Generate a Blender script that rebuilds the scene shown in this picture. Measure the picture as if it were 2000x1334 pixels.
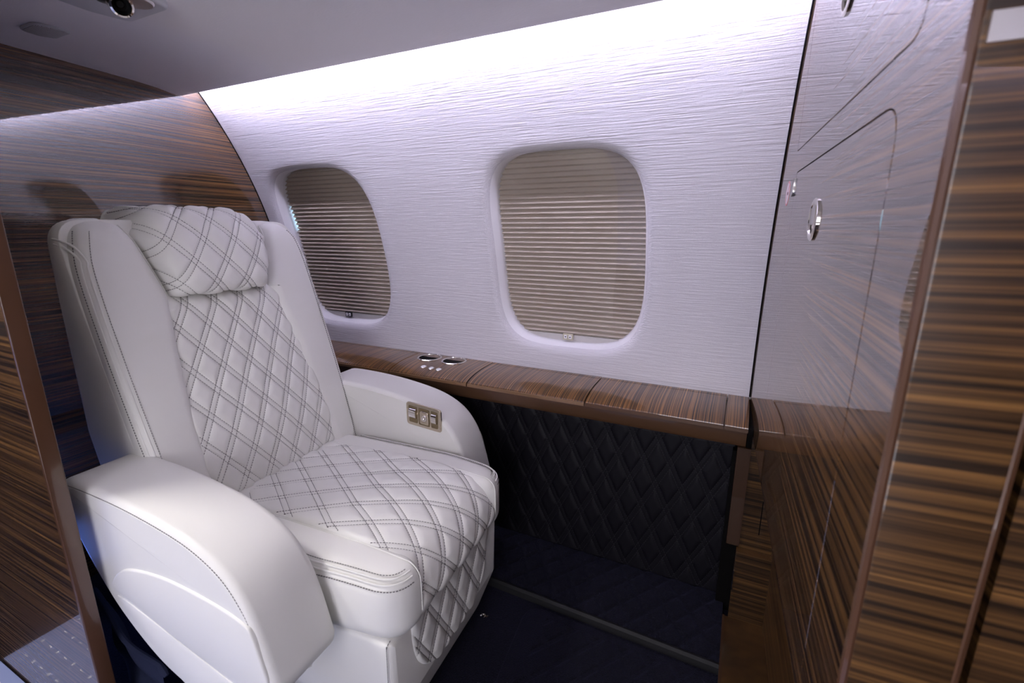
import bpy, bmesh, math, random
import numpy as np
from math import sin, cos, pi, radians, sqrt, asin
from mathutils import Vector, Matrix
from mathutils.geometry import delaunay_2d_cdt

for o in list(bpy.data.objects):
    bpy.data.objects.remove(o)
scene = bpy.context.scene
C = scene.collection
random.seed(7)

# ------------------------------------------------------------------ camera
H = .93
TH, YAW = radians(13.55), radians(25.9)
cd = bpy.data.cameras.new('camera')
cam = bpy.data.objects.new('camera', cd)
C.objects.link(cam)
cam.location = (0, 0, H)
cam.rotation_euler = (pi / 2 - TH, 0, YAW)
cd.sensor_width = 36
cd.lens = 921 / 2000 * 36
cd.clip_start = .01
cd.dof.use_dof = True
cd.dof.focus_distance = 1.25
cd.dof.aperture_fstop = 7.1
scene.camera = cam

# ------------------------------------------------------------------ world, lights, exposure
w = bpy.data.worlds.new('world')
scene.world = w
w.use_nodes = True
w.node_tree.nodes['Background'].inputs[0].default_value = (.25, .27, .36, 1)
w.node_tree.nodes['Background'].inputs[1].default_value = .05
scene.view_settings.view_transform = 'Standard'
scene.view_settings.look = 'None'
scene.view_settings.gamma = 1
scene.view_settings.use_curve_mapping = False
scene.view_settings.exposure = .45


def area(name, loc, target, size, size_y, power, color):
    l = bpy.data.lights.new(name, 'AREA')
    l.shape = 'RECTANGLE'
    l.size, l.size_y, l.energy, l.color = size, size_y, power, color
    o = bpy.data.objects.new(name, l)
    C.objects.link(o)
    o.location = loc
    o.rotation_euler = (Vector(target) - Vector(loc)).to_track_quat('-Z', 'Y').to_euler()
    return o


LED_COLOR = (.77, .73, 1.0)
LED_POWER = 56.0
area('aisle_ceiling_light_aft', (-1.20, -.04, 1.59), (-.62, .52, .3), .26, .10, 8.5, (1, .96, .92))
area('aisle_ceiling_light_forward', (-.15, .0, 1.59), (-.35, .6, .3), .30, .10, 1.0, (1, .95, .92))
area('floor_accent_light_blue', (-1.36, .35, .20), (-.9, .34, .34), .10, .12, .32, (.16, .28, 1))
area('aisle_floor_light_blue', (-1.35, -.55, .55), (-.9, .5, .25), .5, .2, 1.2, (.30, .40, 1))

# ------------------------------------------------------------------ materials
MAT = {}


def new_mat(name):
    m = bpy.data.materials.new(name)
    m.use_nodes = True
    MAT[name] = m
    nt = m.node_tree
    return m, nt, nt.nodes['Principled BSDF']


def nd(nt, t, **k):
    n = nt.nodes.new(t)
    for a, v in k.items():
        if a in n.inputs.keys() if isinstance(a, str) else False:
            n.inputs[a].default_value = v
        else:
            setattr(n, a, v)
    return n


def plain(name, col, rough=.5, metal=0, coat=0, spec=.5, **k):
    m, nt, b = new_mat(name)
    b.inputs['Base Color'].default_value = (*col, 1)
    b.inputs['Roughness'].default_value = rough
    b.inputs['Metallic'].default_value = metal
    b.inputs['Coat Weight'].default_value = coat
    b.inputs['Coat Roughness'].default_value = .03
    b.inputs['Specular IOR Level'].default_value = spec
    for a, v in k.items():
        b.inputs[a].default_value = v
    return m


def wood(name, axis, gloss=1.0, tint=1.0, fine=1.0, warp=.0, thin=None, ior=1.6):
    """zebra veneer, streaks run along `axis` (0,1,2)"""
    m, nt, b = new_mat(name)
    L = nt.links.new
    tc = nd(nt, 'ShaderNodeTexCoord')
    mp = nd(nt, 'ShaderNodeMapping')
    sc = [46 * fine] * 3
    sc[axis] = .45
    if thin is not None:
        sc[thin] = 1.0
    mp.inputs['Scale'].default_value = sc
    # slow wander of the streaks
    wn = nd(nt, 'ShaderNodeTexNoise')
    wn.inputs['Scale'].default_value = 3.0
    wn.inputs['Detail'].default_value = 2
    wa = nd(nt, 'ShaderNodeVectorMath', operation='MULTIPLY_ADD')
    wa.inputs[1].default_value = (.005 + warp,) * 3
    L(tc.outputs['Object'], wn.inputs['Vector'])
    L(wn.outputs['Color'], wa.inputs[0])
    L(tc.outputs['Object'], wa.inputs[2])
    L(wa.outputs[0], mp.inputs['Vector'])
    n1 = nd(nt, 'ShaderNodeTexNoise')
    n1.inputs['Scale'].default_value = 2.2
    n1.inputs['Detail'].default_value = 5
    n1.inputs['Roughness'].default_value = .62
    L(mp.outputs[0], n1.inputs['Vector'])
    n2 = nd(nt, 'ShaderNodeTexNoise')
    n2.inputs['Scale'].default_value = 9.0
    n2.inputs['Detail'].default_value = 3
    n2.inputs['Roughness'].default_value = .7
    L(mp.outputs[0], n2.inputs['Vector'])
    r1 = nd(nt, 'ShaderNodeValToRGB')
    e = r1.color_ramp.elements
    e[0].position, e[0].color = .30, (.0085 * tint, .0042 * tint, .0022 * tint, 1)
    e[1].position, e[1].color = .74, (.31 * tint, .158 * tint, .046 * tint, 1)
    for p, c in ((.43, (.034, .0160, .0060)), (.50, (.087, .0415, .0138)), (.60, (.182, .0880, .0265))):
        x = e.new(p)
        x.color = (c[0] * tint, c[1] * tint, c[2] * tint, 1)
    L(n1.outputs['Fac'], r1.inputs['Fac'])
    r2 = nd(nt, 'ShaderNodeValToRGB')
    r2.color_ramp.elements[0].position = .32
    r2.color_ramp.elements[0].color = (.42, .40, .38, 1)
    r2.color_ramp.elements[1].position = .62
    r2.color_ramp.elements[1].color = (1.1, 1.08, 1.05, 1)
    L(n2.outputs['Fac'], r2.inputs['Fac'])
    mx = nd(nt, 'ShaderNodeMix', data_type='RGBA', blend_type='MULTIPLY')
    mx.inputs[0].default_value = .85
    L(r1.outputs[0], mx.inputs[6])
    L(r2.outputs[0], mx.inputs[7])
    L(mx.outputs[2], b.inputs['Base Color'])
    b.inputs['Roughness'].default_value = .38
    b.inputs['Specular IOR Level'].default_value = .3
    b.inputs['Coat Weight'].default_value = gloss
    b.inputs['Coat Roughness'].default_value = .018
    b.inputs['Coat IOR'].default_value = ior
    return m


def bump_noise(nt, b, scale_vec, scale, strength, dist, detail=3, coord='Object'):
    L = nt.links.new
    tc = nd(nt, 'ShaderNodeTexCoord')
    mp = nd(nt, 'ShaderNodeMapping')
    mp.inputs['Scale'].default_value = scale_vec
    n = nd(nt, 'ShaderNodeTexNoise')
    n.inputs['Scale'].default_value = scale
    n.inputs['Detail'].default_value = detail
    bp = nd(nt, 'ShaderNodeBump')
    bp.inputs['Strength'].default_value = strength
    bp.inputs['Distance'].default_value = dist
    L(tc.outputs[coord], mp.inputs[0])
    L(mp.outputs[0], n.inputs['Vector'])
    L(n.outputs['Fac'], bp.inputs['Height'])
    L(bp.outputs[0], b.inputs['Normal'])
    return n, bp


wood('wood_x', 0, fine=2.0, thin=1)
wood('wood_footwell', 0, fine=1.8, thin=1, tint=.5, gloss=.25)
wood('wood_y', 1, fine=2.6, thin=0, ior=2.1, tint=.9)
wood('wood_ledge', 1, fine=3.2, warp=.004, thin=2, tint=1.5, ior=1.6)
wood('wood_post', 0, fine=1.25, tint=.85, thin=1, ior=1.4, gloss=.6)
wood('wood_cabinet', 1, fine=2.4, thin=0, ior=2.4)
plain('wood_solid', (.042, .019, .009), .4, coat=.25, spec=.3)
plain('wood_edge', (.080, .036, .018), .30, coat=.7)
m, nt, b = new_mat('wall_fabric')
b.inputs['Base Color'].default_value = (.64, .62, .64, 1)
b.inputs['Roughness'].default_value = .85
b.inputs['Specular IOR Level'].default_value = .15
n, bp = bump_noise(nt, b, (13, 330, 330), 1.0, .7, .0025, 5)
n2 = nd(nt, 'ShaderNodeTexNoise')
n2.inputs['Scale'].default_value = 420
bp2 = nd(nt, 'ShaderNodeBump')
bp2.inputs['Strength'].default_value = .35
bp2.inputs['Distance'].default_value = .0012
tc2 = nd(nt, 'ShaderNodeTexCoord')
nt.links.new(tc2.outputs['Object'], n2.inputs['Vector'])
nt.links.new(n2.outputs['Fac'], bp2.inputs['Height'])
nt.links.new(bp.outputs[0], bp2.inputs['Normal'])
nt.links.new(bp2.outputs[0], b.inputs['Normal'])
m, nt, b = new_mat('ceiling_fabric')
b.inputs['Base Color'].default_value = (.90, .88, .90, 1)
b.inputs['Roughness'].default_value = .9
b.inputs['Specular IOR Level'].default_value = .1
bump_noise(nt, b, (60, 200, 200), 2.0, .35, .0008, 4)
m, nt, b = new_mat('white_leather')
b.inputs['Base Color'].default_value = (.81, .805, .765, 1)
b.inputs['Roughness'].default_value = .42
b.inputs['Specular IOR Level'].default_value = .4
bump_noise(nt, b, (1, 1, 1), 900, .10, .0004, 2)
m, nt, b = new_mat('black_leather')
b.inputs['Base Color'].default_value = (.0042, .0036, .0066, 1)
b.inputs['Roughness'].default_value = .55
b.inputs['Specular IOR Level'].default_value = .22
bump_noise(nt, b, (1, 1, 1), 700, .12, .0004, 2)
m, nt, b = new_mat('navy_carpet')
n, bp = bump_noise(nt, b, (1, 1, 1), 520, .9, .003, 4)
rr = nd(nt, 'ShaderNodeValToRGB')
rr.color_ramp.elements[0].color = (.0020, .0020, .0030, 1)
rr.color_ramp.elements[1].color = (.0110, .0108, .0160, 1)
rr.color_ramp.elements[0].position = .35
rr.color_ramp.elements[1].position = .75
nt.links.new(n.outputs['Fac'], rr.inputs[0])
nt.links.new(rr.outputs[0], b.inputs['Base Color'])
b.inputs['Roughness'].default_value = 1
b.inputs['Specular IOR Level'].default_value = .05
b.inputs['Sheen Weight'].default_value = .15
b.inputs['Sheen Tint'].default_value = (.3, .3, .6, 1)
plain('thread', (.16, .15, .15), .7)
plain('thread_dark', (.018, .017, .022), .7)
plain('dark_cloth', (.018, .022, .045), .9, spec=.1)
plain('chrome', (.82, .79, .74), .07, 1)
plain('champagne', (.62, .55, .42), .14, 1)
plain('gold_dark', (.30, .24, .14), .12, 1)
plain('satin_silver', (.62, .60, .58), .3, .9)
plain('black_plastic', (.008, .008, .009), .35)
plain('gap_black', (.0025, .002, .002), .8, spec=.1)
plain('psu_plastic', (.56, .57, .60), .45)
plain('reveal_white', (.80, .79, .80), .6)
plain('pleat_fabric', (.54, .47, .39), .9, spec=.1)
plain('rail_grey', (.58, .55, .52), .5)
plain('button_white', (.8, .79, .8), .4)
plain('switch_beige', (.50, .46, .33), .35)
plain('decal_white', (.78, .74, .76), .5)
plain('decal_red', (.62, .26, .26), .5)
plain('decal_black', (.03, .02, .03), .5)
plain('runner_plastic', (.30, .36, .60), .35)
plain('runner_dot', (.9, .9, .92), .4)
plain('strip_metal', (.006, .006, .007), .6, 0, spec=.3)
m, nt, b = new_mat('speaker_mesh')
b.inputs['Roughness'].default_value = .5
tc = nd(nt, 'ShaderNodeTexCoord')
mp = nd(nt, 'ShaderNodeMapping')
mp.inputs['Scale'].default_value = (420, 420, 420)
vo = nd(nt, 'ShaderNodeTexVoronoi')
vo.inputs['Scale'].default_value = 1
vo.inputs['Randomness'].default_value = 0
rr = nd(nt, 'ShaderNodeValToRGB')
rr.color_ramp.elements[0].position = .30
rr.color_ramp.elements[0].color = (.20, .20, .21, 1)
rr.color_ramp.elements[1].position = .42
rr.color_ramp.elements[1].color = (.62, .61, .62, 1)
nt.links.new(tc.outputs['Object'], mp.inputs[0])
nt.links.new(mp.outputs[0], vo.inputs['Vector'])
nt.links.new(vo.outputs['Distance'], rr.inputs[0])
nt.links.new(rr.outputs[0], b.inputs['Base Color'])


def emission(name, col, s):
    m = bpy.data.materials.new(name)
    m.use_nodes = True
    MAT[name] = m
    nt = m.node_tree
    nt.nodes.clear()
    e = nt.nodes.new('ShaderNodeEmission')
    e.inputs[0].default_value = (*col, 1)
    e.inputs[1].default_value = s
    o = nt.nodes.new('ShaderNodeOutputMaterial')
    nt.links.new(e.outputs[0], o.inputs[0])


emission('led', LED_COLOR, LED_POWER)
emission('daylight', (.45, .75, 1.0), 3.0)
emission('fill_glow', (.93, .90, 1.0), 4.7)  # glow of the added fill panel across the aisle
m = bpy.data.materials.new('pane_glass')
MAT['pane_glass'] = m
m.use_nodes = True
nt = m.node_tree
nt.nodes.clear()
tr = nt.nodes.new('ShaderNodeBsdfTransparent')
tr.inputs[0].default_value = (.96, .96, .96, 1)
gl = nt.nodes.new('ShaderNodeBsdfGlossy')
gl.inputs['Roughness'].default_value = .02
lw = nt.nodes.new('ShaderNodeLayerWeight')
lw.inputs[0].default_value = .5
pw = nt.nodes.new('ShaderNodeMath')
pw.operation = 'POWER'
pw.inputs[1].default_value = 5
fr = nt.nodes.new('ShaderNodeMath')
fr.operation = 'MULTIPLY_ADD'
fr.inputs[1].default_value = .90
fr.inputs[2].default_value = .07
nt.links.new(lw.outputs['Facing'], pw.inputs[0])
nt.links.new(pw.outputs[0], fr.inputs[0])
mi = nt.nodes.new('ShaderNodeMixShader')
ou = nt.nodes.new('ShaderNodeOutputMaterial')
nt.links.new(fr.outputs[0], mi.inputs[0])
nt.links.new(tr.outputs[0], mi.inputs[1])
nt.links.new(gl.outputs[0], mi.inputs[2])
nt.links.new(mi.outputs[0], ou.inputs[0])


# ------------------------------------------------------------------ helpers
def link(o, parent=None):
    C.objects.link(o)
    if parent is not None:
        o.parent = parent
    return o


def tag(o, label=None, cat=None, group=None, kind=None):
    if label:
        o['label'] = label
    if cat:
        o['category'] = cat
    if group:
        o['group'] = group
    if kind:
        o['kind'] = kind
    return o


def mesh(name, v, f, mat, parent=None, smooth=True, weld=0):
    me = bpy.data.meshes.new(name)
    me.from_pydata([tuple(map(float, p)) for p in v], [], [tuple(map(int, q)) for q in f])
    if weld:
        bm = bmesh.new()
        bm.from_mesh(me)
        bmesh.ops.remove_doubles(bm, verts=bm.verts, dist=weld)
        bmesh.ops.recalc_face_normals(bm, faces=bm.faces)
        bm.to_mesh(me)
        bm.free()
    if smooth:
        me.polygons.foreach_set('use_smooth', [True] * len(me.polygons))
        if smooth != 'all':
            me.set_sharp_from_angle(angle=radians(38))
    me.materials.append(MAT[mat])
    me.update()
    return link(bpy.data.objects.new(name, me), parent)


def empty(name, loc=(0, 0, 0), rz=0):
    o = link(bpy.data.objects.new(name, None))
    o.location = loc
    o.rotation_euler = (0, 0, rz)
    o.empty_display_size = .1
    return o


class G:
    """collects vertices and faces"""
    def __init__(s):
        s.v, s.f = [], []

    def add(s, v, f):
        n = len(s.v)
        s.v += [tuple(p) for p in v]
        s.f += [tuple(i + n for i in q) for q in f]
        return s

    def box(s, lo, hi):
        x0, y0, z0 = lo
        x1, y1, z1 = hi
        return s.add([(x0, y0, z0), (x1, y0, z0), (x1, y1, z0), (x0, y1, z0), (x0, y0, z1), (x1, y0, z1), (x1, y1, z1), (x0, y1, z1)],
                     [(3, 2, 1, 0), (4, 5, 6, 7), (0, 1, 5, 4), (1, 2, 6, 5), (2, 3, 7, 6), (3, 0, 4, 7)])

    def xf(s, fn):
        s.v = [tuple(fn(*p)) for p in s.v]
        return s

    def build(s, name, mat, parent=None, smooth=True, weld=0):
        return mesh(name, s.v, s.f, mat, parent, smooth, weld)


def grid_faces(nu, nv, off=0):
    i = np.arange(nu - 1)[:, None] * nv + np.arange(nv - 1)[None, :] + off
    i = i.ravel()
    return np.stack([i, i + nv, i + nv + 1, i + 1], 1).tolist()


def spline(pts, n=8, closed=False):
    """Catmull-Rom through 2D/3D points"""
    P = [np.array(p, float) for p in pts]
    N = len(P)
    out = []
    for i in range(N if closed else N - 1):
        if closed:
            a, b, c, d = P[i - 1], P[i], P[(i + 1) % N], P[(i + 2) % N]
        else:
            a, b, c, d = P[max(i - 1, 0)], P[i], P[i + 1], P[min(i + 2, N - 1)]
        for k in range(n):
            t = k / n
            out.append(.5 * ((2 * b) + (c - a) * t + (2 * a - 5 * b + 4 * c - d) * t * t + (3 * b - a - 3 * c + d) * t ** 3))
    if not closed:
        out.append(P[-1])
    return out


def round_poly(pts, r, n=5):
    """polygon with rounded corners; r is one radius or a list"""
    out = []
    N = len(pts)
    for i in range(N):
        p = np.array(pts[i], float)
        a = np.array(pts[i - 1], float) - p
        b = np.array(pts[(i + 1) % N], float) - p
        rr = r[i] if isinstance(r, (list, tuple)) else r
        la, lb = np.linalg.norm(a), np.linalg.norm(b)
        a, b = a / la, b / lb
        ang = math.acos(max(-1, min(1, a @ b)))
        if rr <= 0 or ang > 3.1:
            out.append(p)
            continue
        d = min(rr / math.tan(ang / 2), la * .49, lb * .49)
        p0, p2 = p + a * d, p + b * d
        for k in range(n + 1):
            t = k / n
            out.append((1 - t) ** 2 * p0 + 2 * t * (1 - t) * p + t * t * p2)
    return out


def ccw(o):
    a = sum(o[i - 1][0] * o[i][1] - o[i][0] * o[i - 1][1] for i in range(len(o)))
    return o if a > 0 else o[::-1]


def inset(o, d):
    N = len(o)
    out = []
    for i in range(N):
        a, p, b = np.array(o[i - 1]), np.array(o[i]), np.array(o[(i + 1) % N])
        t1, t2 = p - a, b - p
        n1 = np.array([-t1[1], t1[0]]) / (np.linalg.norm(t1) + 1e-12)
        n2 = np.array([-t2[1], t2[0]]) / (np.linalg.norm(t2) + 1e-12)
        n = n1 + n2
        n /= (np.linalg.norm(n) + 1e-9)
        k = max(.5, n @ n1)
        out.append(p + n * d / k)
    return out


def safe_inset(o, d):
    r = inset(o, d)
    if d < 1e-6:
        return r
    P = A2(o)
    Q = np.roll(P, -1, axis=0)
    E = Q - P
    L2 = (E ** 2).sum(1) + 1e-15
    good = []
    for p in r:
        t = np.clip(((p - P) * E).sum(1) / L2, 0, 1)
        dd = np.sqrt((((P + E * t[:, None]) - p) ** 2).sum(1)).min()
        good.append(dd > d * .97 - 1e-7)
    if all(good) or not any(good):
        return r
    N = len(r)
    out = list(r)
    for i in range(N):
        if not good[i]:
            for k in range(1, N):
                if good[i - k]:
                    j = i - k
                    break
            for k2 in range(1, N):
                if good[(i + k2) % N]:
                    j2 = (i + k2) % N
                    break
            out[i] = r[j] if k <= k2 else r[j2]
    return out


A2 = lambda o: np.array([[float(p[0]), float(p[1])] for p in o])


def slab(outline, w0, w1, fn, r0=0, r1=0, seg=4, interior=()):
    """extrude a closed 2D outline from w0 to w1 with rounded rims; fn(u,v,w)->xyz"""
    o = ccw([np.array(p, float) for p in outline])
    g = G()
    rings = []
    if r0 > 0:
        for k in range(seg):
            t = k / seg * pi / 2
            rings.append((safe_inset(o, r0 * (1 - sin(t))), w0 + r0 * (1 - cos(t))))
        rings.append((o, w0 + r0))
    else:
        rings.append((o, w0))
    if r1 > 0:
        for k in range(seg + 1):
            t = k / seg * pi / 2
            rings.append((safe_inset(o, r1 * (1 - cos(t))), w1 - r1 * (1 - sin(t))))
    else:
        rings.append((o, w1))
    N = len(o)
    v = [(p[0], p[1], w) for ring, w in rings for p in ring]
    f = []
    for k in range(len(rings) - 1):
        for i in range(N):
            j = (i + 1) % N
            f.append((k * N + i, k * N + j, (k + 1) * N + j, (k + 1) * N + i))
    # caps triangulated so that concave outlines stay right
    for base, ring, flip in ((0, rings[0][0], True), ((len(rings) - 1) * N, rings[-1][0], False)):
        pts = [Vector((float(p[0]), float(p[1]))) for p in ring]
        extra = [] if flip else [Vector((float(p[0]), float(p[1]))) for p in interior]
        pts = pts + extra
        try:
            vv, ee, ff, ov, oe, of = delaunay_2d_cdt(pts, [], [list(range(N))], 1, 1e-7)
            ok = all(len(x) for x in ov)
        except Exception:
            ok = False
        if ok:
            idx = [x[0] for x in ov]
            if extra:
                n0 = len(v) - N - base
                v += [(p[0], p[1], w1) for p in extra]
            for q in ff:
                q = [base + idx[i] for i in q]
                f.append(tuple(q[::-1]) if flip else tuple(q))
        else:
            q = tuple(base + i for i in range(N))
            f.append(q[::-1] if flip else q)
    g.add([fn(*p) for p in v], f)
    return g


def tube(pts, r, seg=6, cap=True):
    P = [np.array(p, float) for p in pts]
    g = G()
    v, f = [], []
    up = np.array([0, 0, 1.])
    prev = None
    for i, p in enumerate(P):
        t = P[min(i + 1, len(P) - 1)] - P[max(i - 1, 0)]
        t /= np.linalg.norm(t) + 1e-12
        if prev is None:
            a = np.cross(t, up)
            if np.linalg.norm(a) < 1e-3:
                a = np.cross(t, [1, 0, 0])
        else:
            a = prev - t * (prev @ t)
        a /= np.linalg.norm(a) + 1e-12
        prev = a
        b = np.cross(t, a)
        rr = r[i] if isinstance(r, (list, tuple)) else r
        for k in range(seg):
            th = 2 * pi * k / seg
            v.append(p + rr * (a * cos(th) + b * sin(th)))
    for i in range(len(P) - 1):
        for k in range(seg):
            j = (k + 1) % seg
            f.append((i * seg + k, i * seg + j, (i + 1) * seg + j, (i + 1) * seg + k))
    if cap:
        f.append(tuple(range(seg))[::-1])
        f.append(tuple((len(P) - 1) * seg + k for k in range(seg)))
    return g.add(v, f)


def lathe(prof, c, axis, seg=28, ref=None):
    """profile of (radius, height) turned about axis through c"""
    ax = np.array(axis, float)
    ax /= np.linalg.norm(ax)
    a = np.cross(ax, [0, 0, 1.] if abs(ax[2]) < .9 else [1., 0, 0])
    a /= np.linalg.norm(a)
    b = np.cross(ax, a)
    c = np.array(c, float)
    v, f = [], []
    for r, h in prof:
        for k in range(seg):
            t = 2 * pi * k / seg
            v.append(c + ax * h + r * (a * cos(t) + b * sin(t)))
    for i in range(len(prof) - 1):
        for k in range(seg):
            j = (k + 1) % seg
            f.append((i * seg + k, i * seg + j, (i + 1) * seg + j, (i + 1) * seg + k))
    return G().add(v, f)


def stitches(paths, pitch=.0052, length=.0034, wd=.0009, ht=.0007):
    """paths: list of (points Nx3, normals Nx3); small thread dashes laid along them"""
    g = G()
    F5 = [(4, 5, 6, 7), (0, 1, 5, 4), (1, 2, 6, 5), (2, 3, 7, 6), (3, 0, 4, 7)]
    for P, Nn in paths:
        P = np.asarray(P, float)
        Nn = np.asarray(Nn, float)
        if len(P) < 2:
            continue
        d = np.r_[0, np.cumsum(np.linalg.norm(np.diff(P, axis=0), axis=1))]
        if d[-1] < pitch:
            continue
        s = np.arange(pitch * .3, d[-1] - length, pitch)
        at = lambda x, A: np.stack([np.interp(x, d, A[:, k]) for k in range(3)], 1)
        A0, A1, NN = at(s, P), at(s + length, P), at(s + length / 2, Nn)
        for p, q, n in zip(A0, A1, NN):
            n = n / (np.linalg.norm(n) + 1e-9)
            t = q - p
            t /= np.linalg.norm(t) + 1e-9
            sd = np.cross(n, t) * wd * .5
            lo, hi = -n * .0008, n * ht
            g.add([p - sd + lo, p + sd + lo, q + sd + lo, q - sd + lo, p - sd + hi, p + sd + hi, q + sd + hi, q - sd + hi], F5)
    return g


def quilt(name, S, q0, q1, hw, W, Hq, amp, nu, nv, mat, parent, thread='thread', gap=.0105, warp=None, drop=.004,
          edge=.010, pitch=.0052, pc=0., qc=0., puff=.55, stitch=True):
    """padded surface S(p,q)->xyz with a lattice of double seams"""
    warp = warp or (lambda q: q)
    grad = sqrt(1 / W ** 2 + 1 / Hq ** 2)
    u = np.linspace(-1, 1, nu)[:, None]
    q = np.linspace(q0, q1, nv)[None, :]
    p = u * hw(q)
    q = q + 0 * u

    def f(s):
        fr = np.abs(s - np.round(s)) / grad
        inside = .34 * (1 - (fr / (gap / 2)) ** 4)
        t = np.clip((fr - gap / 2) / (.5 / grad - gap / 2), 0, 1)
        return np.where(fr < gap / 2, inside, np.sin(np.clip(t * 1.6, 0, 1) * pi / 2) ** puff)

    qq = warp(q) - qc
    F = np.minimum(f((p - pc) / W + qq / Hq), f((p - pc) / W - qq / Hq))
    Fs = f((p - pc) / W + qq / Hq) * f((p - pc) / W - qq / Hq)
    F = .5 * F + .5 * Fs
    e = np.minimum(np.minimum(hw(q) - np.abs(p), 9), np.minimum(q - q0, q1 - q) + 0 * p) / edge
    e = np.sqrt(np.clip(e * (2 - np.clip(e, 0, 1)), 0, 1))

    def base(p, q):
        return S(p, q)

    def normal(p, q):
        d = 1e-4
        a = S(p + d, q) - S(p - d, q)
        b = S(p, q + d) - S(p, q - d)
        n = np.cross(a, b, axis=-1)
        return n / (np.linalg.norm(n, axis=-1, keepdims=True) + 1e-12)

    P = base(p, q)
    Nn = normal(p, q)
    V = P + Nn * (amp * F * e - drop * (1 - e))[..., None]
    o = mesh(name, V.reshape(-1, 3), grid_faces(nu, nv), mat, parent, 'all')
    paths = []
    if not stitch:
        return o
    qs = np.linspace(q0, q1, 600)
    wq = warp(qs) - qc
    h = hw(qs)
    off = gap / 2 * grad
    for sg in (1, -1):
        lim = int(np.max(h) / W + np.max(np.abs(wq)) / Hq + 2)
        for n in range(-lim, lim + 1):
            for o2 in (-off, off):
                pl = W * (n + o2 - sg * wq / Hq) + pc
                ok = (np.abs(pl) < h - .004) & (qs > q0 + .004) & (qs < q1 - .004)
                idx = np.where(ok)[0]
                if len(idx) < 3:
                    continue
                for run in np.split(idx, np.where(np.diff(idx) > 1)[0] + 1):
                    if len(run) < 3:
                        continue
                    nn = normal(pl[run], qs[run])
                    paths.append((base(pl[run], qs[run]) + nn * .0006, nn))
    st = stitches(paths, pitch).build('stitching', thread, o, smooth=False)
    tag(st, kind='stuff')
    return o


# ------------------------------------------------------------------ the setting
YC, ZC, R = .01, .58, 1.22
FLOOR = .02
R3 = radians(3)
c3, s3 = cos(R3), sin(R3)


def cyl(x, s, dr=0):
    ph = s / R
    return (x, YC + (R + dr) * cos(ph), ZC + (R + dr) * sin(ph))


SC = .281                       # arc position of the window centres
WIN = [(-1.257, 'window_1'), (-.428, 'window_2')]


def ring_pts(cx, a, b, dr, dirs, n=3.9):
    out = []
    for dx, dy in dirs:
        k = (abs(dx / a) ** n + abs(dy / b) ** n) ** (-1 / n)
        out.append(cyl(cx + dx * k, SC + dy * k, dr))
    return out


def cell_dirs(hx, hs, N):
    d = []
    for k in range(N):
        d.append((-hx + 2 * hx * k / N, -hs))
    for k in range(N):
        d.append((hx, -hs + 2 * hs * k / N))
    for k in range(N):
        d.append((hx - 2 * hx * k / N, hs))
    for k in range(N):
        d.append((-hx, hs - 2 * hs * k / N))
    return d


HX, HS, NN = .27, .31, 24
g = G()
xs_b = [-1.60, WIN[0][0] - HX, WIN[0][0] + HX, WIN[1][0] - HX, WIN[1][0] + HX, .13]
ss_b = [-.09, SC - HS, SC + HS, .90]
for i in range(5):
    for j in range(3):
        if j == 1 and i in (1, 3):
            continue
        X = np.linspace(xs_b[i], xs_b[i + 1], NN + 1)
        S_ = np.linspace(ss_b[j], ss_b[j + 1], NN + 1)
        v = [cyl(x, s) for x in X for s in S_]
        g.add(v, grid_faces(NN + 1, NN + 1))
dirs = cell_dirs(HX, HS, NN)
M4 = len(dirs)
LIP = [(.232, .282, 0), (.224, .274, .0018), (.217, .267, .006), (.2125, .2625, .012), (.210, .260, .020)]
for cx, nm in WIN:
    loops = [[cyl(cx + dx, SC + dy) for dx, dy in dirs]]
    outer = [(cx + dx, SC + dy) for dx, dy in dirs]
    inner = []
    for dx, dy in dirs:
        a, b2, n = LIP[0][0], LIP[0][1], 3.9
        k = (abs(dx / a) ** n + abs(dy / b2) ** n) ** (-1 / n)
        inner.append((cx + dx * k, SC + dy * k))
    for t in (.5,):
        loops.append([cyl(o[0] + (i[0] - o[0]) * t, o[1] + (i[1] - o[1]) * t) for o, i in zip(outer, inner)])
    for a, b2, dr in LIP:
        loops.append(ring_pts(cx, a, b2, dr, dirs))
    v = [p for l in loops for p in l]
    f = []
    for k in range(len(loops) - 1):
        for i in range(M4):
            j = (i + 1) % M4
            f.append((k * M4 + i, (k + 1) * M4 + i, (k + 1) * M4 + j, k * M4 + j))
    g.add(v, f)
wall = g.build('wall_window', 'wall_fabric', None, 'all', weld=2e-5)
tag(wall, kind='structure')

for nm_, x0_ in (('trim_3', .0475), ('trim_4', -1.5275)):
    pts_ = []
    for s_ in np.linspace(-.05, .90, 40):
        p_ = cyl(x0_, s_)
        pts_.append((x0_ - (p_[1] - 1.229) * s3 / c3 if nm_ == 'trim_3' else -1.52 - (p_[1] - 1.1) * s3 / c3, p_[1] - .0005, p_[2]))
    tag(tube(pts_, .0024, 6).build(nm_, 'gap_black', None), kind='structure')

# windows: white reveal, clear inner pane, pleated shade, bottom rail, switch, daylight behind
A_ = np.array


def cframe(x, s, dr):
    """point and axes (x, up along wall, into the room) on the wall surface"""
    ph = s / R
    return A_(cyl(x, s, dr)), A_((1., 0, 0)), A_((0, -sin(ph), cos(ph))), A_((0, -cos(ph), -sin(ph)))


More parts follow.
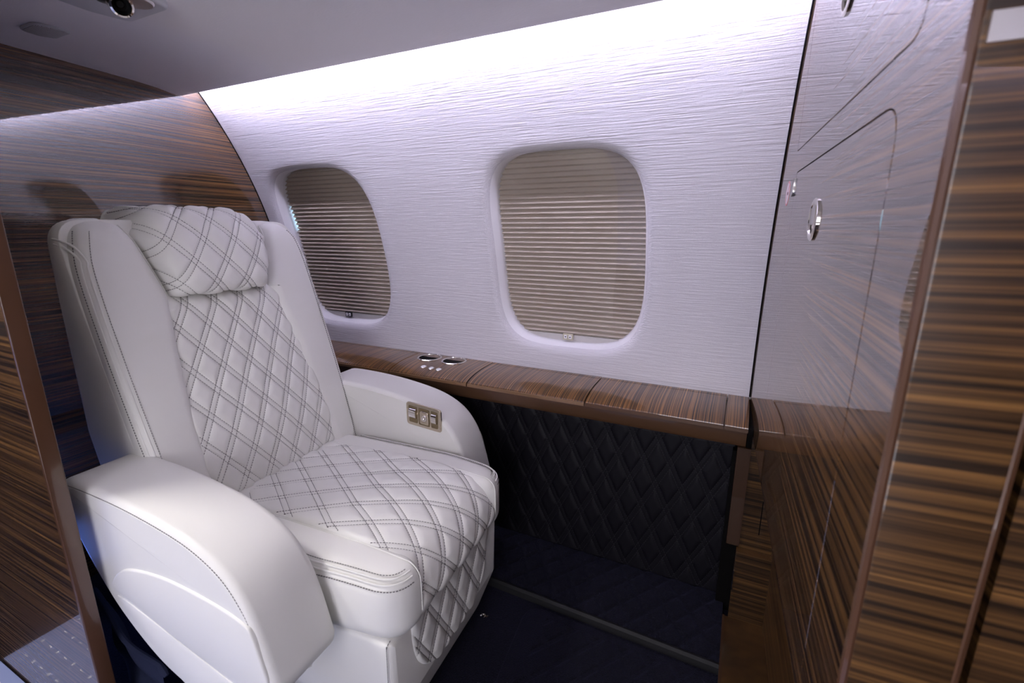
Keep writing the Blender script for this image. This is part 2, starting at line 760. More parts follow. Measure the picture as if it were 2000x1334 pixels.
for wi, (cx, nm) in enumerate(WIN):
    root = empty(nm, cyl(cx, SC - .26, .03))
    tag(root, kind='structure')
    off = A_(root.location)

    def rel(g_):
        g_.v = [tuple(A_(p) - off) for p in g_.v]
        return g_
    fr = G()
    loops = [ring_pts(cx, a, b2, dr, dirs) for a, b2, dr in ((.212, .262, .0135), (.2085, .2585, .021), (.2045, .2545, .034), (.201, .251, .050), (.201, .251, .064))]
    v = [p for l in loops for p in l]
    f = []
    for k in range(len(loops) - 1):
        for i in range(M4):
            j = (i + 1) % M4
            f.append((k * M4 + i, (k + 1) * M4 + i, (k + 1) * M4 + j, k * M4 + j))
    rel(fr.add(v, f)).build('window_frame', 'reveal_white', root, 'all')
    # pane
    pg = G()
    lo = ring_pts(cx, .2032, .2532, .038, dirs)
    cc = []
    for t in (1, .75, .5, .25):
        cc.append([cyl(cx + (p[0] - cx) * t, (asin((p[2] - ZC) / (R + .038)) * R - SC) * t + SC, .038) for p in lo])
    v = [p for l in cc for p in l] + [cyl(cx, SC, .038)]
    f = []
    for k in range(3):
        for i in range(M4):
            j = (i + 1) % M4
            f.append((k * M4 + i, k * M4 + j, (k + 1) * M4 + j, (k + 1) * M4 + i))
    f += [(3 * M4 + i, 3 * M4 + (i + 1) % M4, 4 * M4) for i in range(M4)]
    rel(pg.add(v, f)).build('window_pane', 'pane_glass', root, 'all')
    # pleats, each a folded strip of its own
    s0, s1 = SC - .236, SC + .262
    NP = 38
    for k in range(NP):
        sa, sb = s1 - (s1 - s0) * k / NP, s1 - (s1 - s0) * (k + 1) / NP
        smid = sa + (sb - sa) * .48
        zc = (sa + sb) / 2
        xl = cx - .212
        if wi == 0 and .05 < zc - SC < .15:
            xl = cx - .1955
        xr = cx + .212
        rows = [(sa, .0562), (smid + .0005, .0469), (smid, .0464), (smid - .0006, .0469), (sb, .0562)]
        v = [cyl(x, s, dr) for x in (xl, xr) for s, dr in rows]
        v = [tuple(A_(p) - off) for p in v]
        n = len(rows)
        mesh('pleat', v, [(i, n + i, n + i + 1, i + 1) for i in range(n - 1)], 'pleat_fabric', root, False)
    # bottom rail
    rg = G()
    rows = [(s0 + .001, .058), (s0 + .001, .046), (s0 - .016, .046), (s0 - .016, .058)]
    v = [cyl(x, s, dr) for x in (cx - .17, cx + .17) for s, dr in rows]
    rg.add(v, [(0, 1, 5, 4), (1, 2, 6, 5), (2, 3, 7, 6), (0, 3, 2, 1), (4, 5, 6, 7)])
    rel(rg).build('bottom_rail', 'rail_grey', root, False)
    # switch
    P, ax, ay, az = cframe(cx + (-.018 if wi == 0 else -.006), s0 - .002, .0375)
    P = P - off
    loc = lambda u, v_, w_, P=P, ax=ax, ay=ay, az=az: P + ax * u + ay * v_ + az * w_
    o = round_poly([(-.0155, -.009), (.0155, -.009), (.0155, .009), (-.0155, .009)], .003, 4)
    pl = slab(o, 0, .0045, loc, 0, .0012, 3).build('switch_plate', 'black_plastic' if wi == 0 else 'switch_beige', root)
    for sgn in (-1, 1):
        ob = round_poly([(sgn * .0068 - .0045, -.0052), (sgn * .0068 + .0045, -.0052), (sgn * .0068 + .0045, .0052), (sgn * .0068 - .0045, .0052)], .0012, 3)
        slab(ob, .004, .0056, loc, 0, .0006, 2).build('button', 'button_white', pl)
        d = -1 if sgn < 0 else 1
        tri = [(sgn * .0068 - .0027, -.0018 * d), (sgn * .0068 + .0027, -.0018 * d), (sgn * .0068, .0028 * d)]
        slab(tri, .0055, .0059, loc).build('arrow_mark', 'decal_black', pl, False)
    # daylight behind the shade
    dg = G()
    Sx = np.linspace(SC - .27, SC + .27, 9)
    dg.add([cyl(x, s, .085) for x in (cx - .225, cx + .225) for s in Sx], grid_faces(2, 9))
    rel(dg).build('outer_pane', 'daylight', root, 'all')

# ceiling with light cove lips
half = [(.918, 1.400), (.884, 1.400), (.880, 1.345), (.892, 1.334), (.916, 1.322), (.9245, 1.312), (.9265, 1.305), (.9225, 1.3005), (.912, 1.2995), (.892, 1.3015), (.862, 1.306),
        (.80, 1.3105), (.70, 1.313), (.54, 1.317), (.36, 1.321), (.29, 1.324), (.255, 1.334), (.235, 1.355), (.215, 1.50), (.19, 1.585), (.15, 1.605), (.0, 1.612)]
prof = half + [(-y, z) for y, z in half[::-1][1:]]
XA, XB = -6.0, 1.6
X = np.linspace(XA, XB, 2)
v = [(x, y, z) for x in X for y, z in prof]
ceil = mesh('ceiling', v, grid_faces(2, len(prof)), 'ceiling_fabric', None, True)
tag(ceil, kind='structure')
for sgn, (x0, x1), lab in ((1, (-1.53, .10), 'slim white light strip in the ceiling cove above the windows'), (-1, (-6, 1.5), 'slim white light strip in the ceiling cove across the aisle')):
    lg = G()
    lo, hi = sorted((sgn * .914, sgn * .926))
    lg.box((x0, lo, 1.323), (x1, hi, 1.333))
    o = lg.build('cove_light_strip', 'led', None, False)
    tag(o, lab, 'light strip')

# opposite side wall with its windows (seen in reflections)
g = G()
Ph = np.linspace(-.62, .90, 20)
g.add([(x, -(YC + R * cos(s / R)), ZC + R * sin(s / R)) for x in (XA, XB) for s in Ph], grid_faces(2, 20))
tag(g.build('wall_opposite', 'wall_fabric', None, 'all'), kind='structure')
g = G()
g.box((XA, -1.24, .30), (XB, -1.06, .52))
tag(g.build('trim_1', 'wood_ledge', None, False), kind='structure')
for k, cx in enumerate((-5.75, -4.92, -4.09)):
    lo = []
    for dx, dy in cell_dirs(.2, .25, 8):
        kk = (abs(dx / .2) ** 3.9 + abs(dy / .25) ** 3.9) ** (-1 / 3.9)
        p = cyl(cx + dx * kk, SC + dy * kk, -.006)
        lo.append((p[0], -p[1], p[2]))
    o = mesh('window_%d' % (k + 3), lo, [tuple(range(len(lo)))], 'daylight' if k < 3 else 'fill_glow', None, False)
    tag(o, kind='structure')
g = G()
Ph = np.linspace(-.56, .74, 16)
g.add([(x, -cyl(0, s_, -.012)[1], cyl(0, s_, -.012)[2]) for x in (-.42, .34) for s_ in Ph], grid_faces(2, 16))
tag(g.build('fill_panel_1', 'fill_glow', None, False), kind='structure')  # unseen glowing panel, added to brighten the ceiling and the seat
# far ends of the cabin
for nm, x in (('wall_aft', XA), ('wall_forward', XB)):
    g = G()
    g.box((x - .03, -1.3, 0), (x + .03, 1.3, 1.65))
    tag(g.build(nm, 'wood_y', None, False), kind='structure')

# floor: dark carpet with pressed diamonds, a raised side step, a loose carpet piece
g = G()
g.box((XA, -1.30, -.04), (XB, 1.30, FLOOR))
tag(g.build('floor', 'navy_carpet', None, False), kind='structure')


def press(x, y, W=.062, Hh=.09):
    a, b_ = x / W + y / Hh, x / W - y / Hh
    d = np.minimum(np.abs(a - np.round(a)), np.abs(b_ - np.round(b_)))
    return np.clip(d / .17, 0, 1)


STEP = .038
nx, ny = 330, 70
xs = np.linspace(-1.45, .040, nx)[:, None]
y0 = .912 + (xs - .04) * -.028
t = np.linspace(0, 1, ny)[None, :]
ys = y0 + (1.16 - y0) * t
zz = STEP - .004 + .0045 * press(xs + 0 * ys, ys + 0 * xs)
zz[:, 0] = FLOOR - .01
ys = ys + 0
top = np.stack([xs + 0 * ys, ys, zz], -1)
o = mesh('floor_side_step', top.reshape(-1, 3), grid_faces(nx, ny), 'navy_carpet', None, 'all')
tag(o, kind='structure')
g = G()
o0 = A_((-1.45, .912 + 1.49 * .028))
o1 = A_((.040, .912))
dr_ = (o1 - o0) / np.linalg.norm(o1 - o0)
nrm = A_((dr_[1], -dr_[0]))
v = []
for p in (o0, o1):
    for off_, z in ((.004, STEP + .001), (-.001, STEP + .0016), (-.006, STEP - .004), (-.009, FLOOR - .002)):
        q = p - nrm * off_ if False else p + nrm * (-off_)
        v.append((q[0], q[1], z))
g.add(v, [(0, 4, 5, 1), (1, 5, 6, 2), (2, 6, 7, 3)])
tag(g.build('trim_2', 'strip_metal', None, False), kind='structure')

# carpet piece with a rounded corner lying in front of the step
ol = ccw(round_poly([(-.35, .50), (.045, .50), (.045, .893), (-.395, .905)], [.0, 0, .0, .05], 8))
bmn = min(p[0] for p in ol)
nx, ny = 150, 130
X_ = np.linspace(-.40, .045, nx)
Y_ = np.linspace(.50, .90, ny)


def mat_fn(u, v_, w_):
    return (u, v_, w_)


root = empty('carpet_mat', (-.17, .7, FLOOR))
tag(root, 'dark navy carpet mat with a rounded corner on the floor beside the seat', 'mat')
gm = slab([(p[0] + .17, p[1] - .7) for p in ol], 0, .006, mat_fn, 0, .003, 3)
gm.build('mat_body', 'navy_carpet', root)
XX, YY = np.meshgrid(np.linspace(-.335, .03, nx), np.linspace(.51, .878, ny), indexing='ij')
ZZ = .0045 + .0035 * press(XX, YY)
ins = np.ones_like(XX, bool)
V = np.stack([XX + .17, YY - .7, ZZ], -1).reshape(-1, 3)
mesh('mat_pile', V, grid_faces(nx, ny), 'navy_carpet', root, 'all')

# plastic runner in the aisle with rows of printed dots
root = empty('aisle_runner', (-1.1, 0, FLOOR))
tag(root, 'pale blue plastic runner with rows of small marks on the aisle floor', 'floor runner')
g = slab(round_poly([(-.255, -.30), (.9, -.30), (.9, .262), (-.255, .262)], .004, 3), 0, .004, mat_fn, 0, .001, 2)
g.build('runner_sheet', 'runner_plastic', root)
g = G()
for i in range(34):
    for j in range(14):
        x, y = -.235 + i * .034 + (.017 if j % 2 else 0), -.205 + j * .034
        if x > .85 or y > .255:
            continue
        if (i + j) % 2:
            g.box((x - .006, y - .0012, .0035), (x + .006, y + .0012, .0048))
        else:
            g.box((x - .003, y - .003, .0035), (x + .003, y + .003, .0048))
tag(g.build('runner_marks', 'runner_dot', root, False), kind='stuff')

# left bulkhead (glossy veneer) --------------------------------------------------
def rot(p0):
    p0 = A_(p0, )
    return lambda a, b_, z: (p0[0] + a * c3 - b_ * s3, p0[1] + a * s3 + b_ * c3, z)


LB = rot((-1.52, 1.1, 0))
g = G()
g.box((-.035, -.84, FLOOR - .01), (0, .20, 1.42))
g.xf(LB)
tag(g.build('wall_left', 'wood_y', None, False), kind='structure')
g = G()
g.box((-.035, -2.4, FLOOR - .01), (0, -1.40, 1.62))
g.box((-.035, -1.40, 1.40), (0, -.84, 1.62))
g.xf(LB)
tag(g.build('wall_left_far', 'wood_y', None, False), kind='structure')

# right bulkhead: cabinet front with two doors above a footwell ------------------
RB = rot((.048, 1.229, 0))          # a: away from the cabin (thickness), b: along the bulkhead toward the side wall
RF = lambda u, v_, w_: RB(-w_, u, v_)   # u along, v up, w out toward the seat
Z0, Z1 = .492, 1.42
U0, U1 = -.880, .12
root = empty('wall_right', RB(.03, -.4, Z0))
tag(root, kind='structure')
roff = A_(root.location)


def RL(u, v_, w_):
    return tuple(A_(RF(u, v_, w_)) - roff)


def holed(outer, holes, w0, w1, fn):
    pts, loops = [], []
    for lp in [ccw(outer)] + [ccw(h)[::-1] for h in holes]:
        loops.append(list(range(len(pts), len(pts) + len(lp))))
        pts += [Vector((float(p[0]), float(p[1]))) for p in lp]
    vv, ee, ff, ov, oe, of = delaunay_2d_cdt(pts, [(l[i - 1], l[i]) for l in loops for i in range(len(l))], [], 0, 1e-7)
    f2 = []

    def inside(p, poly):
        c = False
        for i in range(len(poly)):
            a, b_ = poly[i - 1], poly[i]
            if (a[1] > p[1]) != (b_[1] > p[1]) and p[0] < (b_[0] - a[0]) * (p[1] - a[1]) / (b_[1] - a[1]) + a[0]:
                c = not c
        return c
    for q in ff:
        cx_ = sum(vv[i][0] for i in q) / len(q)
        cy_ = sum(vv[i][1] for i in q) / len(q)
        if inside((cx_, cy_), outer) and not any(inside((cx_, cy_), h) for h in holes):
            f2.append(tuple(q))
    g = G()
    n = len(vv)
    V = [fn(p[0], p[1], w1) for p in vv] + [fn(p[0], p[1], w0) for p in vv]
    F = list(f2)
    for l in loops:
        for i in range(len(l)):
            a, b_ = ov and l[i - 1], l[i]
            F.append((a, b_, b_ + n, a + n) if len(vv) == len(pts) else (a, b_, b_ + n, a + n))
    return g.add(V, F)


lower = round_poly([(-.783, Z0 - .02), (-.295, Z0 - .02), (-.295, 1.017), (-.783, 1.017)], [0, 0, .008, .035], 8)
upper = round_poly([(-.800, 1.055), (-.268, 1.055), (-.268, 1.45), (-.800, 1.45)], [.020, .004, 0, 0], 6)
GAPW = .0016
lo_h = [(p[0], p[1]) for p in inset(ccw(lower), -GAPW)]
up_h = [(p[0], p[1]) for p in inset(ccw(upper), -GAPW)]
frame_outer = [(U0, Z0), (U1, Z0), (U1, Z1), (U0, Z1)]
# notch the frame where the doors run out of it
fo = [(U0, Z0), (-.783 - GAPW, Z0)] + [p for p in lo_h if p[1] > Z0 + 1e-6][::-1] + [(-.295 + GAPW, Z0), (U1, Z0), (U1, Z1), (-.268 + GAPW, Z1)] + [p for p in up_h if p[1] < Z1 - 1e-6] + [(-.800 - GAPW, Z1), (U0, Z1)]
# order the inner runs so that the outline does not cross itself
lo_run = [p for p in ccw(lo_h) if p[1] > Z0 + 1e-6]
lo_run.sort(key=lambda p: math.atan2(p[1] - .75, p[0] + .54), reverse=True)
up_run = [p for p in ccw(up_h) if p[1] < Z1 - 1e-6]
up_run.sort(key=lambda p: (math.atan2(p[1] - 1.5, p[0] + .53)), reverse=True)
fo = [(U0, Z0), (-.783 - GAPW, Z0)] + lo_run + [(-.295 + GAPW, Z0), (U1, Z0), (U1, Z1), (-.268 + GAPW, Z1)] + up_run + [(-.800 - GAPW, Z1), (U0, Z1)]
slab(fo, -.004, 0, RL).build('face_frame', 'wood_cabinet', root, False)
g = G()
g.box((U0, Z0, -.057), (U1, Z1, -.0041))
g.v = [RL(p[0], p[1], p[2]) for p in g.v]
g.build('carcass', 'gap_black', root, False)
lo_d = [p for p in lower]
lower_door = slab(round_poly([(-.783, Z0), (-.295, Z0), (-.295, 1.017), (-.783, 1.017)], [0, 0, .008, .035], 8), -.004, .0001, RL, 0, .0004, 1).build('lower_door', 'wood_cabinet', root, False)
upper_door = slab(round_poly([(-.800, 1.055), (-.268, 1.055), (-.268, Z1), (-.800, Z1)], [.020, .004, 0, 0], 6), -.004, .0001, RL, 0, .0004, 1).build('upper_door', 'wood_cabinet', root, False)


def pull(door, u, z):
    ax = A_(RL(0, 0, 1)) - A_(RL(0, 0, 0))
    c = RL(u, z, 0)
    r = .0265
    rg = lathe([(r, 0), (r, .002), (r - .002, .0035), (r - .0055, .0035), (r - .0075, .0015), (r - .0075, 0)], c, ax, 36).build('pull_ring', 'chrome', door)
    lathe([(r - .0075, .0004), (0.0001, .0004)], c, ax, 36).build('pull_cup', 'gold_dark', door)
    fl = [(u + (r - .0082) * cos(t), z + (r - .0082) * sin(t)) for t in np.linspace(-.35, pi + .35, 22)]
    slab(fl, .0006, .0030, RL, 0, .0008, 2).build('pull_flap', 'satin_silver', door)


pull(lower_door, -.512, .940)
pull(upper_door, -.527, 1.188)
# solid edging on the bulkhead end, the end face and the pocket behind it
g = G()
g.box((U0 - .0005, .02, -.0575), (U0 + .07, Z0 + .001, -.0005))
g.v = [RL(p[0], p[1], p[2]) for p in g.v]
g.build('post_foot', 'wood_post', root, False)
slab(round_poly([(U0 - .006, .0005), (U0 + .001, .0005), (U0 + .001, -.0575), (U0 - .006, -.0575)], [.004, 0, 0, .004], 4), .02, Z1,
     lambda u, w_, z: RL(u, z, w_)).build('end_face', 'wood_post', root)
for k, (w_, nm) in enumerate(((.0008, 'edge_strip'), (-.0578, 'edge_strip'))):
    g = tube([RL(U0 - .003, z, w_ - .001 if k == 0 else w_ + .001) for z in np.linspace(.02, Z1, 10)], .0034, 8)
    g.build(nm, 'wood_edge', root)
g = G()
g.box((U0 - .008, 1.0205, -.056), (U0 - .005, 1.0345, -.004))
g.v = [RL(p[0], p[1], p[2]) for p in g.v]
g.build('highlight_plate', 'satin_silver', root, False)  # silver plate added on the post end to make a bright highlight
g = G()
g.box((U0 + .002, .02, -.16), (U1, Z1, -.067))
g.v = [RL(p[0], p[1], p[2]) for p in g.v]
tag(g.build('wall_pocket', 'wood_post', None, False), kind='structure').location = roff
# small latch tab at the door corner and the round no smoking sticker
tab = spline([(-.290, 1.009), (-.287, .999), (-.288, .988), (-.284, .981)], 5)
o2 = [(p[0] - .0035, p[1]) for p in tab] + [(p[0] + .0035, p[1]) for p in tab[::-1]]
slab(o2, 0, .003, RL, 0, .001, 2).build('latch_tab', 'satin_silver', root)
dec = empty('no_smoking_sticker', RF(-.212, .990, .0002))
tag(dec, 'round no smoking sticker in pale pink and white on the glossy wood panel', 'sticker')
doff = A_(dec.location)
DL = lambda u, v_, w_: tuple(A_(RF(-.212 + u, .990 + v_, w_)) - doff)
circ = lambda r, n=32: [(r * cos(2 * pi * k / n), r * sin(2 * pi * k / n)) for k in range(n)]
slab(circ(.0215), 0, .0004, DL).build('disc', 'decal_red', dec, False)
slab(circ(.018), .0003, .0006, DL).build('face', 'decal_white', dec, False)
slab([(-.011, -.0025), (.009, -.0025), (.009, .0025), (-.011, .0025)], .0006, .0007, DL).build('cigarette_mark', 'decal_black', dec, False)
q = .0016
slab([(-.0125 - q, .0125 - q), (.0125 - q, -.0125 - q), (.0125 + q, -.0125 + q), (-.0125 + q, .0125 + q)], .0007, .0008, DL).build('slash_mark', 'decal_red', dec, False)

# footwell under the cabinet -----------------------------------------------------
root = empty('footwell_lining', (.30, 1.10, FLOOR))
tag(root, 'veneered panel of the dark footwell under the cabinet', 'panel')
rl = lambda p: (p[0] - .30, p[1] - 1.10, p[2] - FLOOR)


def bx(name, lo, hi, mat, par, smooth=False):
    g = G()
    g.box(lo, hi)
    g.v = [rl(p) for p in g.v]
    return g.build(name, mat, par, smooth)


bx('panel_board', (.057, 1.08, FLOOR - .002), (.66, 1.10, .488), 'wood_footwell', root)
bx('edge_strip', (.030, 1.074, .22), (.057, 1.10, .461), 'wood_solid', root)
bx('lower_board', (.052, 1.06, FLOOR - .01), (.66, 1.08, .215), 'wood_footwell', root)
bx('dark_backing', (.022, 1.101, FLOOR), (.060, 1.12, .44), 'gap_black', root)
bx('slot', (.0925, 1.0796, .257), (.0945, 1.0805, .341), 'gap_black', root)
cg = tube([rl((.0525, 1.0595, z)) for z in np.linspace(.115, .165, 6)], .0022, 8)
cg.build('corner_clip', 'chrome', root)
root = empty('footwell_plinth', (.30, .8, FLOOR))
tag(root, 'low veneered plinth on the floor of the footwell', 'plinth')
rl = lambda p: (p[0] - .30, p[1] - .8, p[2] - FLOOR)
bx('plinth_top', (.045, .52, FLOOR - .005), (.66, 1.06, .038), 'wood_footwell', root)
bx('plinth_edge', (.040, .52, FLOOR - .005), (.0452, 1.06, .040), 'wood_solid', root)

# aisle side panel in the left foreground -----------------------------------------
root = empty('aisle_partition', (-1.18, .275, FLOOR))
tag(root, 'glossy veneered partition beside the aisle with a solid wood edge', 'partition')
rl = lambda p: (p[0] + 1.18, p[1] - .275, p[2] - FLOOR)
bx('panel_board', (-1.47, .2645, FLOOR - .003), (-.893, .2855, 1.316), 'wood_x', root)
g = slab(round_poly([(-.894, .264), (-.889, .264), (-.889, .286), (-.894, .286)], [0, .002, .002, 0], 3), FLOOR - .003, 1.316, lambda u, v_, w_: rl((u, v_, w_)))
g.build('edge_strip', 'wood_edge', root)

# quilted dado panel ---------------------------------------------------------------
root = empty('quilted_side_panel', (-.6, 1.13, STEP))
tag(root, 'black diamond quilted leather panel below the wooden ledge', 'wall panel')
DY = lambda z: 1.125 + (z - .45) * -.02


def S_dado(p, q):
    return np.stack([p - .14, DY(q + STEP) - 1.13 + 0 * p, q + 0 * p], -1)


quilt('quilted_leather', S_dado, -.004, .448 - STEP, lambda q: .77 + 0 * q, .0640, .130, .0042, 620, 170, 'black_leather', root, 'thread_dark',
      pitch=.0068, gap=.012, edge=.006, drop=.002, pc=.02, puff=.45)
g = G()
g.box((-.92, .004, 0), (.632, .05, .405))
g.build('backing_board', 'gap_black', root, False)

# wooden side ledge -----------------------------------------------------------------
root = empty('side_ledge', (-.7, 1.15, .45))
tag(root, 'glossy zebra wood side ledge under the windows with lift up lids', 'ledge')
LO = A_((-.7, 1.15, .45))
LXA, LXB = -1.50, .046
top_prof = spline([(1.230, .529), (1.20, .5285), (1.15, .527), (1.11, .5225), (1.085, .5165), (1.070, .5105)], 5)
CR = lambda y: np.interp(y, [p[0] for p in top_prof[::-1]], [p[1] for p in top_prof[::-1]])


def ledge_piece(name, x0, x1, prof_, mat):
    pr_ = [A_(p) for p in prof_]
    g = slab(pr_, x0, x1, lambda y, z, x: tuple(A_((x, y, z)) - LO))
    return g.build(name, mat, root)


body = [(1.226, .46), (1.226, .514)] + [(y, CR(y) - .0128) for y in (1.22, 1.18, 1.14, 1.10, 1.078)] + [(1.0765, .472), (1.082, .462), (1.114, .449)]
plain('wood_apron', (.078, .038, .018), .38, coat=.4, spec=.3)
plain('wood_lid_front', (.17, .090, .036), .35, coat=.6)
ledge_piece('apron', LXA, LXB - .001, body, 'wood_apron')
cuts = [(-1.50, -.9352), (-.9318, -.6607), (-.6573, -.3207), (-.3173, -.0037), (-.0003, .046)]
lids = []
for k, (x0, x1) in enumerate(cuts):
    yb = 1.2285 if k in (1, 4) else 1.2125
    ys = [y for y in np.linspace(1.0705, yb, 16)]
    zf = .5 if k != 4 else .4995
    prof_ = [(y, CR(y)) for y in ys[::-1]] + [(1.0692, .508), (1.0690, .4995)] + [(y, CR(y) - .0125) for y in ys[1:]]
    lids.append(ledge_piece('lid' if k not in (1, 4) else 'fixed_top', x0, x1, prof_, 'wood_ledge'))
    lf = slab([(1.0690, .4996), (1.0690, .5085), (1.0672, .5078), (1.0668, .5000)], x0, x1, lambda y, z, x: tuple(A_((x, y, z)) - LO))
    lf.build('lid_front', 'wood_lid_front' if k < 3 else 'wood_apron', lids[-1])
    if k not in (1, 4):
        prof_ = [(1.2285, .529), (1.2142, CR(1.2142)), (1.2142, .515), (1.2285, .515)]
        ledge_piece('back_strip', x0 - .001, x1 + .001, prof_, 'wood_ledge')
ledge_piece('end_gap', .0462, .0560, [(1.078, .462), (1.226, .462), (1.226, .524), (1.066, .508), (1.066, .49)], 'gap_black')
for k, (x, y) in enumerate(((-.8685, 1.2005), (-.7775, 1.2005))):
    c = A_((x, y - .012, .528)) - LO
    rr_ = .0385
    o = lathe([(rr_, -.003), (rr_ + .001, .001), (rr_ - .001, .0028), (rr_ - .0035, .0028), (rr_ - .005, .001), (rr_ - .005, -.0005)], c, (0, 0, 1), 44).build('cup_holder_rim', 'chrome', root)
    lathe([(rr_ - .0049, .0008), (rr_ - .006, .0004), (.0001, .0004)], c, (0, 0, 1), 44).build('cup_holder_well', 'gap_black', o)
for x, y in ((-.836, 1.111), (-.8065, 1.109), (-.779, 1.1075)):
    c = A_((x, y, CR(y) - .0005)) - LO
    o = lathe([(.0098, 0), (.0098, .0016), (.0085, .0024), (.0070, .0020)], c, (0, -.12, 1), 24).build('button_ring', 'chrome', root)
    lathe([(.0072, .0016), (.0062, .003), (.004, .0040), (.0001, .0043)], c, (0, -.12, 1), 24).build('button', 'button_white', o)

# ------------------------------------------------------------------ ceiling fittings
root = empty('reading_light_unit', (-1.015, .50, 1.318))
tag(root, 'grey moulded overhead plate with a gold swivel reading light', 'reading light')
cz = 1.318
ol = round_poly([(-1.083, .590), (-1.098, .53), (-1.088, .42), (-.955, .42), (-.945, .50), (-.952, .590)], [.020, .06, .03, .03, .06, .022], 6)
g = slab([(p[0] + 1.015, p[1] - .50) for p in ol], -.001, .0135, lambda u, v_, w_: (u, v_, -w_ - 0), .0, .006, 4)
g.build('base_plate', 'psu_plastic', root)
dirv = A_((.80, -.22, -.48))
dirv /= np.linalg.norm(dirv)
bx_c = A_((-.957, .511, 1.282)) - dirv * .040
rl0 = A_((-1.015, .50, 1.318))
o = lathe([(.0001, -.016), (.0140, -.014), (.0165, 0), (.0155, .014), (.0150, .034), (.0160, .036), (.0160, .039), (.0132, .039)], bx_c - rl0, dirv, 30).build('light_barrel', 'gold_dark', root)
lathe([(.0160, .0355), (.0166, .0395), (.0136, .0405), (.0130, .037)], bx_c - rl0, dirv, 30).build('barrel_ring', 'chrome', o)
lathe([(.0134, .038), (.0105, .024), (.0075, .024), (.0050, .029), (.0001, .029)], bx_c - rl0, dirv, 30).build('barrel_lens', 'black_plastic', o)
lathe([(.0001, .0), (.026, .0), (.0275, .004), (.025, .007), (.0001, .0085)], A_((-.968, .538, 1.3055)) - rl0, (0, 0, -1), 30).build('air_nozzle', 'satin_silver', root)
lathe([(.0001, -.012), (.012, -.01), (.013, .004), (.0001, .006)], A_((-1.008, .515, 1.304)) - rl0, (0, 0, -1), 24).build('swivel_ball', 'black_plastic', root)

root = empty('ceiling_speaker', (-1.303, .55, 1.3165))
tag(root, 'small rounded grey speaker grille set into the ceiling', 'speaker')
ol = round_poly([(-.040, -.030), (.022, -.030), (.034, .0), (.030, .028), (-.032, .028), (-.046, .004)], [.018, .018, .02, .008, .012, .02], 6)
slab(ol, 0, .004, lambda u, v_, w_: (u, v_, -w_), 0, .002, 3).build('grille_rim', 'psu_plastic', root)
slab(inset(ccw(ol), .003), .003, .0048, lambda u, v_, w_: (u, v_, -w_), 0, .001, 2).build('grille', 'speaker_mesh', root)

# ------------------------------------------------------------------ the seat
S0 = (-.700, .672)
seat = empty('lounge_seat', (S0[0], S0[1], FLOOR), R3)
tag(seat, 'wide white leather aircraft seat with diamond quilting and curved armrests', 'seat')
ZS = FLOOR
L3 = lambda a, b_, z: (a, b_, z - ZS)           # seat frame: a forward, b across (window side +), z absolute
LW = 'white_leather'

# back: plane of its front
AF = lambda z: -.2 - .283 * (np.asarray(z) - .40)
AR = -.425
SHELL_D = .20


def back_map(u, v_, w_):            # u across, v height, w depth measured from the front plane (negative = rearward)
    a = float(AF(v_)) + w_
    return L3(a, u, v_)


def shell_map(u, v_, w_):           # w 0..1 rear to front
    f = float(AF(v_)) - .028
    r = AR - .010 * cos(max(0, min(1, (v_ - .4) / .5)) * pi)
    return L3(r + (f - r) * w_ / .18, u, v_)


sh_out = round_poly([(-.236, .36), (.236, .36), (.2515, .55), (.2530, .80), (.2495, .945), (-.2495, .945), (-.2530, .80), (-.2515, .55)],
                    [.02, .02, .3, .3, .05, .05, .3, .3], 8)
slab(sh_out, 0, .18, shell_map, .03, .01, 5).build('back_shell', LW, seat)


def mirror(o, s):
    return [(p[0] * s, p[1]) for p in o]


inner_edge = spline([(-.157, .372), (-.150, .50), (-.139, .64), (-.119, .775), (-.1165, .80), (-.133, .868), (-.153, .935)], 6)
outer_edge = spline([(-.240, .368), (-.249, .50), (-.2515, .66), (-.2505, .80), (-.246, .875), (-.232, .922), (-.205, .9445), (-.175, .9475)], 6)
bol = [tuple(p) for p in outer_edge] + [tuple(p) for p in inner_edge[::-1]]
for s in (1, -1):
    def pad_map(u, v_, w_, s=s):
        # front of the pad bulges a little between its edges and rolls back at the top
        mid = 1 - ((abs(u) - .19) / .062) ** 2
        x = w_ + (.004 * mid if w_ > -.02 else 0) - (.035 * max(0, (v_ - .90) / .05) ** 2 if w_ > -.10 else 0)
        return back_map(u, v_, x)
    g = slab(mirror(bol, s), -.048, 0, pad_map, .0, .022, 6)
    pad = g.build('side_bolster', LW, seat)
    # double welt along the outer front edge, over the top toward the rear
    oe = [p for p in outer_edge if p[1] < .93]
    for k, (inn, w_) in enumerate(((.012, -.0030), (.0055, -.0085))):
        pts = []
        for p in oe:
            pts.append(pad_map((p[0] + inn) * s, p[1], w_))
        lastu, lastz = oe[-1][0] + inn, oe[-1][1]
        dzz = .0045 if k == 0 else -.0045
        pts = [q_ for q_, p in zip(pts, oe) if p[1] < .880]
        for uu, zz2, ww in ((-.2475 + inn * .6, .893 + dzz, w_ - .006), (-.2490 + inn * .1, .903 + dzz, w_ - .022), (-.2500, .907 + dzz, -.046)):
            pts.append(back_map(uu * s, zz2, ww))
        pts = [tuple(x) for x in spline(pts, 3)]
        tube(pts, .0018, 6).build('welt', LW, pad)
    path = []
    for inn, w_, nx_ in ((.018, .0004, .3), (.0012, -.0145, .9)):
        pts = [pad_map((p[0] + inn) * s, p[1], w_) for p in oe]
        path.append((pts, [(1 - nx_, -s * nx_, .2)] * len(pts)))
    tag(stitches(path, .0050).build('stitching', 'thread', pad, False), kind='stuff')
    # thin seam cord along the inner edge
    pts = [pad_map(p[0] * s, p[1], -.014) for p in inner_edge]
    tube(pts, .0016, 6).build('seam_cord', LW, pad)


# quilted back panel
def hw_back(q):
    return np.interp(q, [p[1] for p in inner_edge], [-p[0] for p in inner_edge]) + .014


